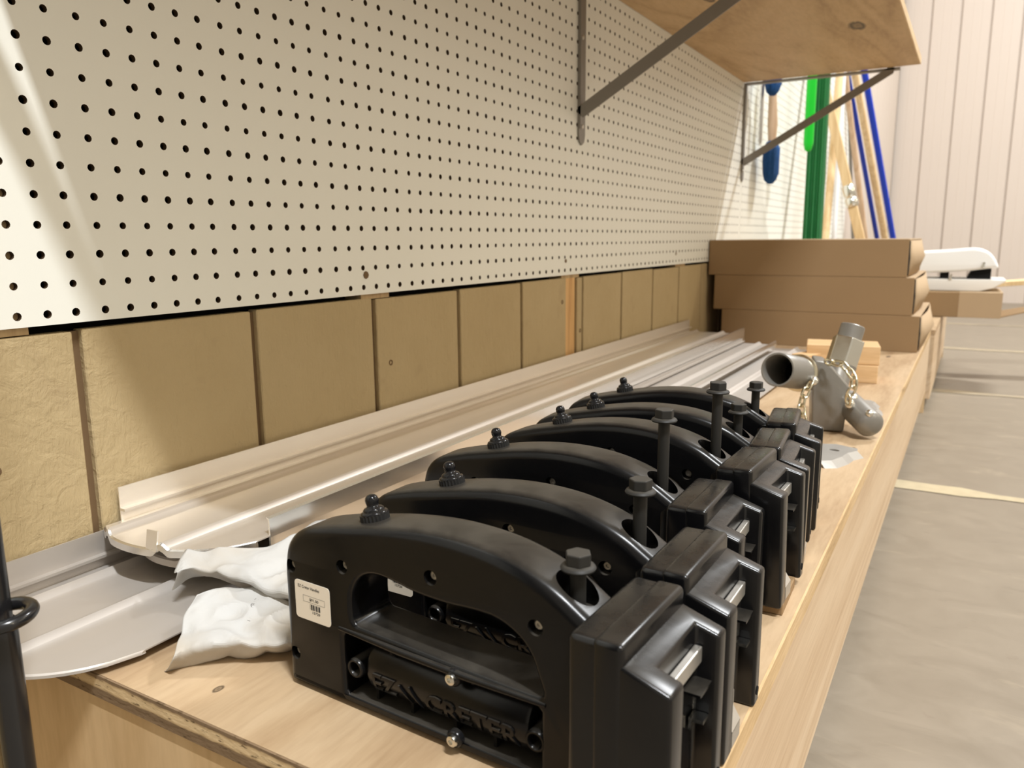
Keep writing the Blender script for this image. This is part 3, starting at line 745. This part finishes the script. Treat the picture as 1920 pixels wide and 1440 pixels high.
    mb = MB(); mb.box(.2788, .2835, -.0235, .0275, .0800, .0895); mb.build('latch_bar', M['steel'], h, bevel=.0008, seg=2)
    mb = MB(); mb.box(.2782, .2890, .0110, .0289, .0680, .0696); mb.build('inner_rib', M['black'], h)
    mb = MB(); mb.box(.2795, .2880, .0200, .0285, .0470, .0490); mb.box(.2795, .2810, .0200, .0285, .0415, .0490); mb.build('contact_tab', M['zinc'], h)
    mb = MB(); mb.box(.2782, .2792, -.010, .008, .012, .062); mb.build('inner_slot', M['black_dark'], h)
    mb = MB(); pr = [(-.0235, .004), (.0, .004), (.0, .0275), (-.004, .0325), (-.0235, .0325)]
    mb.prism(pr, .2850, .2862, Matrix(((0, 0, 1, 0), (1, 0, 0, 0), (0, 1, 0, 0), (0, 0, 0, 1))))
    mb.add([(.2862, -.0235, .0190), (.2922, -.0235, .0130), (.2922, -.006, .0130), (.2862, -.002, .0190), (.2862, -.0235, .0178), (.2922, -.0235, .0118), (.2922, -.006, .0118), (.2862, -.002, .0178)], [(0,1,2,3),(7,6,5,4),(0,4,5,1),(1,5,6,2),(2,6,7,3),(3,7,4,0)])
    mb.box(.2912, .2922, -.0235, -.006, .002, .0126)
    mb.build('steel_tongue', M['steel'], h)
    mb = MB(); mb.lathe([(.0030, 0), (.0030, .0012)], 14, frame_to((.2918, .0352, .010), (1, 0, 0))); mb.build('end_hole', M['black_dark'], h)
    return h
HANDLES = [((.2953, .0233), -2.7, 0, 'front black drill handle with price sticker, raised lettering and barrel, nearest the camera'),
           ((.2960, .1095), -0.9, 0, 'second black drill handle from the camera, just behind the front one'),
           ((.2715, .2155), 1.0, 0, 'third black drill handle from the camera, pushed a little towards the wall'),
           ((.2870, .3220), -2.0, 1.6, 'fourth black drill handle from the camera, its block propped on a brown cardboard piece'),
           ((.2800, .4020), 5.0, 0, 'fifth black drill handle from the camera, second from the grey coupler'),
           ((.2731, .5007), 6.9, 0, 'last black drill handle in the row, next to the grey pipe coupler')]
proto = make_handle()
for i, ((x, y), rz, ry, lab) in enumerate(HANDLES):
    rot = (0, math.radians(-ry), math.radians(rz)); loc = (x, y, ZB+.0002)
    if i == 0: proto.location = loc; proto.rotation_euler = rot; proto['label'] = lab
    else:
        r = dup(proto, loc, rot, lab)
        for c in r.children:
            if i == 1 and c.name.startswith('price_label'): c.location.z = -.0145     # this sticker sits lower

# bolts standing loose in the handle sockets
def make_bolt(i, loc, label):
    b = thing('flange_bolt', label, 'bolt', loc, group='black hex flange bolts standing in the handles')
    mb = MB(); mb.lathe([(.0042, -.085), (.0046, -.083), (.0046, 0)], 16); mb.build('shank', M['bolt'], b, smooth=40)
    mb = MB(); mb.lathe([(.0098, 0), (.0102, .0010), (.0094, .0022), (.0074, .0030)], 26); mb.build('flange', M['bolt'], b, smooth=40)
    mb = MB(); hexp = [(.0078*math.cos(math.pi/3*k+.3*i), .0078*math.sin(math.pi/3*k+.3*i)) for k in range(6)]
    mb.prism(hexp, .0026, .0098); mb.build('hex_head', M['bolt'], b, bevel=.0008, seg=2)
    return b
BZ = [(.5152, .0132, -.1195, 'hex bolt sunk deepest, in the front handle by its black block'), (.5157, .1062, -.1025, 'short standing hex bolt in the second handle'),
      (.4915, .2193, -.0805, 'tall hex bolt standing out of the third handle'), (.5068, .3145, -.0730, 'tallest hex bolt, standing out of the fourth handle'),
      (.4992, .4212, -.1130, 'low hex bolt in the fifth handle, behind the tallest bolt'), (.4915, .5271, -.1085, 'hex bolt in the last handle, beside the grey coupler')]
for i, (x, y, z, lab) in enumerate(BZ): make_bolt(i, (x, y, z), lab)
# brown cardboard piece under the fourth handle
mb = MB(); mb.box(-.03, .03, -.020, .042, 0, .0102); cp = thing('cardboard_pad', 'small brown cardboard pad under the block of the fourth handle', 'cardboard', (.5475, .2975, ZB), (0, 0, .03))
mb.build('pad', M['card'], cp, bevel=.0008, seg=1)
mb = MB(); mb.add([(-.004, -.0201, .004), (.006, -.0201, .004), (.006, -.0201, .0055), (-.004, -.0201, .0055), (.004, -.0201, .0025), (.009, -.0201, .0047), (.004, -.0201, .0072)], [(0, 1, 2, 3), (4, 5, 6)]); mb.build('arrow_print', M['ink'], cp)

# ================================================================== GREY COUPLER, CHAIN, BRACKETS, WOOD BLOCKS
cpl = thing('pipe_coupler', 'grey metal pipe coupler with open tube, hex collar and chains on the bench', 'coupler', (.50, .95, ZB))
O = Vector((.50, .95, ZB))
def rel(p): return Vector(p)-O
a0 = rel((.4473, .86, -.1374)); a1 = rel((.4700, .9800, -.1610)); ax = (a1-a0)
mb = MB(); L = ax.length; Rt = .0262
mb.lathe([(Rt-.0035, L), (Rt-.0035, 0.0), (Rt-.0028, -.0010), (Rt-.0008, -.0010), (Rt, 0), (Rt, L)], 36, frame_to(a0, ax), cap0=False, cap1=False); mb.build('open_tube', M['hitch'], cpl, smooth=40)
mb = MB(); mb.lathe([(Rt-.0036, 0), (Rt-.0036, .002)], 30, frame_to(a0+ax*.72, ax)); mb.build('tube_wall', M['black_dark'], cpl)
mb = MB(); mb.lathe([(Rt+.0002, 0), (Rt+.0036, .001), (Rt+.0042, .004), (Rt+.0036, .008), (Rt+.0002, .009)], 36, frame_to(a0+ax*.68, ax), cap0=False, cap1=False); mb.build('tube_ring', M['brass_zinc'], cpl, smooth=40)
# housing
hp = [(-.026, -.118), (.022, -.120), (.0265, -.060), (.0265, -.046), (.000, -.016), (-.012, -.006), (-.028, -.004), (-.030, -.040)]
mb = MB(); m = Matrix.Translation(rel((.5120, .962, -.1290))) @ Matrix.Rotation(math.radians(14), 4, 'Z') @ Matrix(((1, 0, 0, 0), (0, 0, 1, 0), (0, 1, 0, 0), (0, 0, 0, 1)))
mb.prism(hp, 0, .058, m); mb.build('housing', M['hitch'], cpl, bevel=.0028, seg=3, smooth=40)
# lower capped tube
b0 = rel((.5310, 1.0000, -.2050)); b1 = rel((.5800, .9300, -.2275)); bx_ = b1-b0; L = bx_.length; Rl = .0212
mb = MB(); prof = [(Rl, 0), (Rl, L-.012)]+[(Rl*math.cos(t), L-.012+.012*math.sin(t)) for t in [math.pi/2*k/7 for k in range(1, 7)]]+[(.001, L)]
mb.lathe(prof, 32, frame_to(b0, bx_)); mb.build('capped_tube', M['hitch'], cpl, smooth=50)
bd = bx_.normalized(); side = bd.cross(Vector((0, 0, 1))).normalized(); upv = side.cross(bd)
for k, s in ((.18, .0085), (.80, .006)):
    q = b0+bx_*k; nn = (upv*.85-Vector((0, 1, 0))*.5).normalized()
    mb = MB(); mb.lathe([(s, 0), (s, .002), (s*.85, .0050), (s*.4, .0068)], 20, frame_to(q+nn*(Rl-.001), nn)); mb.build('rivet', M['zinc'], cpl, smooth=60)
# hex collar and pipe
c0 = rel((.5130, 1.040, -.1510)); c1 = rel((.5260, 1.062, -.0850)); cx_ = (c1-c0).normalized()
A = frame_to(c0, cx_); hx = [(.0265*math.cos(math.pi/3*k+.35), .0265*math.sin(math.pi/3*k+.35)) for k in range(6)]
mb = MB(); mb.prism(hx, 0, .046, A); mb.build('hex_collar', M['zinc'], cpl, bevel=.0016, seg=2)
mb = MB(); mb.lathe([(.0245, -.006), (.0255, -.002), (.0255, .001)], 32, A); mb.build('collar_rim', M['hitch'], cpl, smooth=40)
mb = MB(); mb.lathe([(.0195, .044), (.0195, .0680), (.0180, .0695), (.0165, .0695), (.0165, .052)], 32, A, cap1=True); mb.build('pipe_end', M['hitch'], cpl, smooth=40)
mb = MB(); mb.tube([tuple(rel((.508, 1.000, -.192))), tuple(c0+cx_*.004)], [.0215, .0200], 24); mb.build('neck', M['hitch'], cpl, smooth=50)
# bolts that hold the chains
for p, nn in (((.4900, .925, -.1615), (.15, -1, .1)), ((.5430, .938, -.1960), (.1, -1, .35))):
    mb = MB(); mb.lathe([(.0075, -.02), (.0075, .003), (.0062, .006), (.002, .0075)], 18, frame_to(rel(p), nn)); mb.build('chain_bolt', M['zinc'], cpl, smooth=50)
def chain(name, pts, parent, link_len=.0185, r=.0020, mat='brass_zinc'):
    P = catmull([rel(p) for p in pts], 8); acc = [0]
    for i in range(1, len(P)): acc.append(acc[-1]+(P[i]-P[i-1]).length)
    n = max(2, int(acc[-1]/(link_len*.72)))
    root = None
    for k in range(n):
        s = acc[-1]*(k+.5)/n; i = max(j for j in range(len(acc)) if acc[j] <= s); i = min(i, len(P)-2)
        p = P[i].lerp(P[i+1], (s-acc[i])/max(1e-6, acc[i+1]-acc[i])); t = (P[i+1]-P[i]).normalized()
        A = frame_to(p, t, (0, -1, .2)) @ Matrix.Rotation(math.pi/4+(math.pi/2 if k % 2 else 0), 4, 'Z')
        ring = []; hl = link_len/2-.0060; w = .0058
        for q in range(16):
            a = 2*math.pi*q/16; ring.append(A @ Vector((w*math.cos(a), 0, w*math.sin(a)+(hl if math.sin(a) > 0 else -hl))))
        mb = MB(); mb.tube(ring, r, 8, closed=True)
        if root is None: root = mb.build('chain', M[mat], parent, smooth=60)
        else: mb.build('chain_link', M[mat], root, smooth=60)
chain('chain', [(.4880, .915, -.1610), (.4830, .905, -.1760), (.4790, .900, -.1900), (.4800, .895, -.2050), (.4850, .890, -.2180), (.490, .888, -.235)], cpl)
chain('chain', [(.5030, .950, -.1350), (.5160, .940, -.1330), (.5300, .932, -.1350), (.5410, .926, -.1430), (.5480, .922, -.1540), (.5490, .920, -.1640), (.5455, .920, -.1740), (.5425, .922, -.1840), (.5420, .926, -.1930)], cpl)
# stamped steel brackets lying flat
def flat_bracket(label, loc, rz, sc=.85):
    t = thing('steel_bracket', label, 'bracket', loc, (0, 0, rz), 'stamped steel brackets lying on the bench'); t.scale = (sc, sc, 1)
    out = [(-.030, -.055), (.020, -.060), (.032, -.045), (.034, -.010), (.030, .020), (.036, .045), (.030, .060), (-.010, .064), (-.028, .050), (-.034, .010)]
    hole = [(.006+.009*math.cos(2*math.pi*k/16), .022+.006*math.sin(2*math.pi*k/16)) for k in range(16)]
    mb = MB(); polys = [[Vector((x, y, 0)) for x, y in out], [Vector((x, y, 0)) for x, y in hole]]
    allp = out+hole; tri = tessellate_polygon(polys); n = len(allp); V = []
    for zz in (0.006, 0.009): V += [(x, y, zz+(.010 if y < -.04 else 0)*0) for x, y in allp]
    Fc = [tuple(i for i in t_) for t_ in tri]+[tuple(i+n for i in t_[::-1]) for t_ in tri]
    for lst in (list(range(len(out))), list(range(len(out), n))):
        for a, b in zip(lst, lst[1:]+lst[:1]): Fc.append((a, b, b+n, a+n))
    mb.add(V, Fc); mb.build('plate', M['cast_alu'], t)
    mb = MB(); mb.add([(.020, -.060, .009), (.032, -.045, .009), (.034, -.010, .009), (.030, .020, .009), (.036, .045, .009), (.030, -.062, 0), (.044, -.046, 0), (.046, -.010, 0), (.042, .020, 0), (.048, .046, 0)],
        [(0, 1, 6, 5), (1, 2, 7, 6), (2, 3, 8, 7), (3, 4, 9, 8)]); o = mb.build('bent_edge', M['cast_alu'], t); sm = o.modifiers.new('t', 'SOLIDIFY'); sm.thickness = .0025
    mb = MB(); mb.box(-.030, -.022, -.050, .050, 0, .0062); mb.build('foot', M['cast_alu'], t)
flat_bracket('stamped steel bracket with oval hole beside the last handles', (.5310, .800, ZB), -.30, .82)
flat_bracket('stamped steel bracket half hidden behind the capped tube of the coupler', (.532, 1.165, ZB), .2)
for (x, y, z, rz, sx, sy, sz, lab) in ((.455, 1.50, ZB, .10, .075, .050, .038, 'lower pale wood block behind the coupler'), (.455, 1.505, ZB+.0385, .16, .074, .05, .040, 'upper pale wood block behind the coupler, stacked on the lower one'), (.395, 1.44, ZB, -.35, .020, .035, .060, 'short upright pale wood offcut leaning by the stacked blocks')):
    t = thing('wood_block', lab, 'wood block', (x, y, z), (0, 0, rz)); mb = MB(); mb.box(-sx, sx, -sy, sy, 0, sz); mb.build('block', M['block_wood'], t, bevel=.0015, seg=2)

# ================================================================== CARDBOARD BOXES
def carton(label, x0, x1, y0, y1, z0, h, rz):
    t = thing('cardboard_box', label, 'box', ((x0+x1)/2, y0, z0), (0, 0, rz), 'flat brown boxes stacked on the bench')
    w = (x1-x0)/2; d = y1-y0; k = .004
    mb = MB(); mb.box(-w, w, 0, k, 0, h); mb.box(-w, w, d-k, d, 0, h); mb.box(-w, w, k, d-k, 0, k); mb.box(-w, -w+k, k, d-k, k, h-k); mb.build('carton', M['card'], t, bevel=.0012, seg=1)
    mb = MB(); mb.box(-w, w, k, d-k, h-k, h); mb.build('lid', M['card_light'], t, bevel=.0008, seg=1)
    # open right end: flaps bowing out; black blocks stand in for the shade within
    mb = MB(); n = 8; V = []; Fc = []
    for i in range(n+1):
        s = i/n; y = k+.030+s*(d-2*k-.034); b = .020*math.sin(math.pi*s)
        V += [(w+.002+b*.2, y, .002), (w+.005+b, y, h*.5), (w+.002+b*.3, y, h-.004)]
    for i in range(n):
        for q in range(2): p = i*3+q; Fc.append((p, p+3, p+4, p+1))
    mb.add(V, Fc); o = mb.build('end_flap', M['card_light'], t, smooth=60); sm = o.modifiers.new('t', 'SOLIDIFY'); sm.thickness = .003
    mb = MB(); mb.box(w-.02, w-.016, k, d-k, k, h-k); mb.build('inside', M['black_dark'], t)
    mb = MB(); mb.box(w-.0155, w+.0012, .0045, .0340, .006, h-.006); mb.build('end_gap_shade', M['black_dark'], t)
carton('bottom brown cardboard box of the stack of three', .048, .580, 2.0, 2.52, ZB, .0985, 0)
carton('middle brown cardboard box of the stack of three', .022, .560, 2.0, 2.53, ZB+.099, .1015, 0)
carton('top brown cardboard box of the stack of three, partly in shelf shadow', -.0+.003, .540, 2.0, 2.54, ZB+.201, .1020, 0)
# taped box and open white case on the far bench
t = thing('cardboard_box', 'long cardboard box overhanging the far bench under the white case', 'box', (.60, 3.13, ZB-.002), (0, 0, .02))
mb = MB(); mb.box(-.16, .198, 0, .30, .001, .098); mb.build('carton', M['card'], t, bevel=.003, seg=2)
mb = MB(); mb.box(.055, .1985, -.0008, 0, .002, .0975); mb.box(.055, .199, -.0008, .30, .0975, .0984); mb.build('tape', M['card_light'], t)
mb = MB(); mb.add([(.196, .01, .003), (.285, .02, .028), (.285, .26, .026), (.196, .28, .003), (.196, .01, .007), (.285, .02, .032), (.285, .26, .030), (.196, .28, .007)], [(0,1,2,3),(7,6,5,4),(0,4,5,1),(1,5,6,2),(2,6,7,3),(3,7,4,0)]); mb.build('flap', M['card'], t)
t = thing('plank_offcut', 'pale wooden board sticking out behind the white case at the right', 'board', (.96, 3.58, ZB+.0965), (0, -.30, .25))
t.rotation_euler = (0, 0, .22); mb = MB(); mb.add([(-.22, -.05, .0), (.26, -.05, .04), (.26, .06, .04), (-.22, .06, .0), (-.22, -.05, .019), (.26, -.05, .059), (.26, .06, .059), (-.22, .06, .019)], [(0,3,2,1),(4,5,6,7),(0,1,5,4),(1,2,6,5),(2,3,7,6),(3,0,4,7)])
mb.build('board', M['pine'], t, bevel=.001, seg=1)
t = thing('plastic_case', 'open white plastic case with silver latches on the overhanging cardboard box', 'case', (.60, 3.20, ZB+.0965), (0, 0, .02))
def shell(outl, y0, y1, r): 
    return rounded_plate([Vector(p) for p in outl], [], y0, y1, r, .001, 4)
lid = catmull([(-.19, .075), (-.19, .140), (-.10, .152), (.02, .160), (.095, .166), (.135, .155), (.160, .130), (.176, .098), (.172, .090), (.145, .088), (.05, .075), (-.10, .068)], 3, True)
mb = shell([(p[0], p[1]) for p in lid], 0, .22, .012); mb.build('lid', M['white_plastic'], t, smooth=50)
base = [(-.19, .002), (-.10, .0), (.12, .0), (.165, .012), (.205, .040), (.205, .046), (-.19, .046)]
mb = shell(base, -.005, .225, .004); mb.build('base_tray', M['cream_plastic'], t, smooth=50)
mb = MB(); mb.prism([(.075, .046), (.155, .046), (.155, .085), (.090, .080)], -.19, -.03, Matrix(((1, 0, 0, 0), (0, 0, -1, 0), (0, 1, 0, 0), (0, 0, 0, 1)))); mb.box(-.02, .012, .02, .20, .046, .072); mb.build('hinge_block', M['black_dark'], t)
for (u, w) in ((.125, .098), (.018, .050)):
    mb = MB(); mb.lathe([(.007, -.004), (.007, .006), (.004, .010)], 14, frame_to((u, -.002, w), (0, -1, 0))); mb.lathe([(.005, -.004), (.005, .008)], 12, frame_to((u+.002, -.002, w+.011), (0, -1, 0))); mb.build('latch', M['zinc'], t, smooth=50)

# ================================================================== HANGING BRUSHES AND LEANING POLES
def brush(label, y, zb, x=.05):
    t = thing('dust_brush', label, 'brush', (x, y, zb), group='blue fibre brushes hanging on the pegboard')
    mb = MB(); P = [(.012, 0), (.026, .012), (.034, .035), (.038, .075), (.036, .118), (.024, .140), (.008, .146)]
    vs = []; n = 22
    mbb = MB(); mbb.lathe(P, n)
    V = []
    for i, v in enumerate(mbb.v):
        q = Vector(v)*60; k = 1+.12*noise.noise(q)+.06*(1 if (i % n) % 2 else -1); V.append((v[0]*k*.72, v[1]*k*1.05, v[2]))
    mb.add(V, mbb.f); mb.build('fibre_head', M['blue_fibre'], t, smooth=60)
    mb = MB(); mb.tube([(0, 0, .14), (0, -.004, .20), (-.004, -.006, .30), (-.006, -.006, .36)], [.013, .017, .013, .009], 14); mb.build('handle', M['handle_brown'], t, smooth=50)
    mb = MB(); mb.tube([(-.006, -.006, .355), (-.030, -.006, .365), (-.049, -.006, .365)], .002, 8); mb.build('hook', M['zinc'], t, smooth=50)
brush('lower blue fibre brush with wooden handle hanging on the pegboard below the shelf end', 2.545, .245)
brush('upper blue fibre brush mostly hidden behind the shelf end', 2.425, .521, .070)
def rod(name, label, cat, p, q, r, mat, n=14, flatten=None, group='poles leaning against the far wall'):
    """straight pole from p (foot) to q (top)"""
    t = thing(name, label, cat, p, group=group); d = Vector(q)-Vector(p); mb = MB()
    if flatten:
        a, b = flatten; A = frame_to((0, 0, 0), d, (0, 1, 0)); mb.prism([(-a, -b), (a, -b), (a, b), (-a, b)], 0, d.length, A); mb.build('shaft', mat, t, bevel=min(a, b)*.4, seg=2)
    else:
        mb.tube([(0, 0, 0), tuple(d*.5), tuple(d)], r, n); mb.build('shaft', mat, t, smooth=50)
    return t, d
def line(a, b, zlo, zhi):
    a, b = Vector(a), Vector(b); d = (b-a)/(b.z-a.z); return tuple(a+d*(zlo-a.z)), tuple(a+d*(zhi-a.z))
ZB2 = ZB+.0
def pole(label, top, low, zhi, r, mat, zlo=ZB, flatten=None, name='pole', cat='pole'):
    a, b = Vector(top), Vector(low); k = (b.x-a.x)/(b.z-a.z)
    zhi = min(zhi, a.z+(max(r, flatten[0] if flatten else 0)+.004-a.x)/k) if k < 0 else zhi
    p, q = line(top, low, zlo, zhi); return rod(name, label, cat, p, q, r, M[mat], flatten=flatten)
Z2 = ZB+.014
pole('bright blue pole, rightmost of the leaning poles', (.06, 4.8877, .9338), (.20, 5.67, .052), 1.15, .0185, 'blue_pole', ZF)
pole('dark blue pole between the pale wooden poles', (.05, 4.38, .803), (.17, 4.95, .054), 1.10, .013, 'blue_pole_dark', ZF)
pole('pale wooden pole just left of the bright blue pole', (.05, 4.50, .904), (.19, 5.22, .053), 1.15, .019, 'pine', ZF)
pole('greyish brown wooden pole left of the dark blue pole', (.05, 4.256, .771), (.16, 4.45, .055), 1.05, .015, 'handle_brown', ZF)
t, d = pole('flat pale wooden bar with a silver clamp leaning behind the boxes', (.07, 3.69, .583), (.22, 3.70, .056), .78, .0, 'pine', Z2, (.021, .012), 'clamp_bar', 'clamp')
for k, s in ((.515, .030), (.465, .022)):
    mb = MB(); c = d*k; mb.lathe([(.024, -s), (.031, -s*.6), (.031, s*.6), (.024, s)], 18, frame_to(c, d)); mb.build('clamp_jaw', M['zinc'], t, smooth=50)
pole('white plastic pole behind the clamp bar', (.04, 4.13, .81), (.07, 3.95, .057), .95, .012, 'clear_white', Z2)
pole('thin grey pole behind the pale poles', (.045, 4.30, .80), (.10, 4.42, .056), .95, .008, 'steel_grey', ZF)
pole('cream wooden pole next to the dark green post', (.06, 3.86, .80), (.08, 3.62, .058), .92, .017, 'pine', Z2)
t, d = pole('wide dark green plastic post leaning on the pegboard', (.07, 3.31, .715), (.115, 3.06, .0586), .95, .0, 'green_dark', Z2, (.037, .018), 'green_post', 'post')
for s in (-.022, .0, .022):
    mb = MB(); mb.tube([tuple(Vector((s, -.019, .02))), tuple(Vector((s, -.019, 0))+d)], .006, 10); mb.build('ridge', M['green_dark'], t, smooth=60)
t = thing('green_tool', 'bright green tool with cream back strip hanging on the pegboard', 'tool', (.12, 2.83, .375))
mb = MB(); mb.tube([(0, 0, 0), (0, 0, .006), (0, 0, .03), (0, 0, .62)], [.006, .013, .018, .018], 16); mb.build('green_grip', M['green_bright'], t, smooth=50)
mb = MB(); mb.tube([(.0, .028, .012), (0, .028, .03), (0, .028, .62)], [.006, .011, .011], 12); mb.build('cream_strip', M['pine'], t, smooth=50)
mb = MB(); mb.tube([(0, .01, .60), (-.06, .01, .63), (-.119, .01, .63)], .003, 8); mb.build('hook', M['zinc'], t, smooth=50)
t = thing('chrome_tool', 'slim pale metal tool hanging by the far shelf bracket', 'tool', (.03, 2.455, .37))
mb = MB(); mb.tube([(0, 0, .0), (0, 0, .012), (0, 0, .40)], [.004, .007, .007], 12); mb.build('rod', M['chrome'], t, smooth=50)
mb = MB(); mb.tube([(0, 0, .39), (-.015, 0, .40), (-.0295, 0, .40)], .002, 8); mb.build('hook', M['zinc'], t, smooth=50)

# ================================================================== BLACK ROD AT THE LEFT
t = thing('steel_rod', 'black enamelled steel rod with a welded ring at the left bench end', 'rod', (.189, -.130, ZF))
mb = MB(); mb.tube([(0, 0, .0), (0, 0, .352), (0, 0, .362)], [.0088, .0088, .0078], 22); mb.build('lower_shaft', M['pole_black'], t, smooth=50)
mb = MB(); mb.tube([(0, 0, .362), (0, 0, .95)], .0068, 20); mb.build('upper_shaft', M['pole_black'], t, smooth=50)
mb = MB(); mb.tube([(.0145*math.cos(2*math.pi*k/36)+.006, .0145*math.sin(2*math.pi*k/36), .366+.0015*math.sin(2*math.pi*k/36)) for k in range(36)], .0042, 14, closed=True); mb.build('ring', M['pole_black'], t, smooth=60)
mb = MB(); mb.lathe([(.05, 0), (.05, .004), (.012, .006)], 28); mb.build('base_disc', M['pole_black'], t, smooth=40)
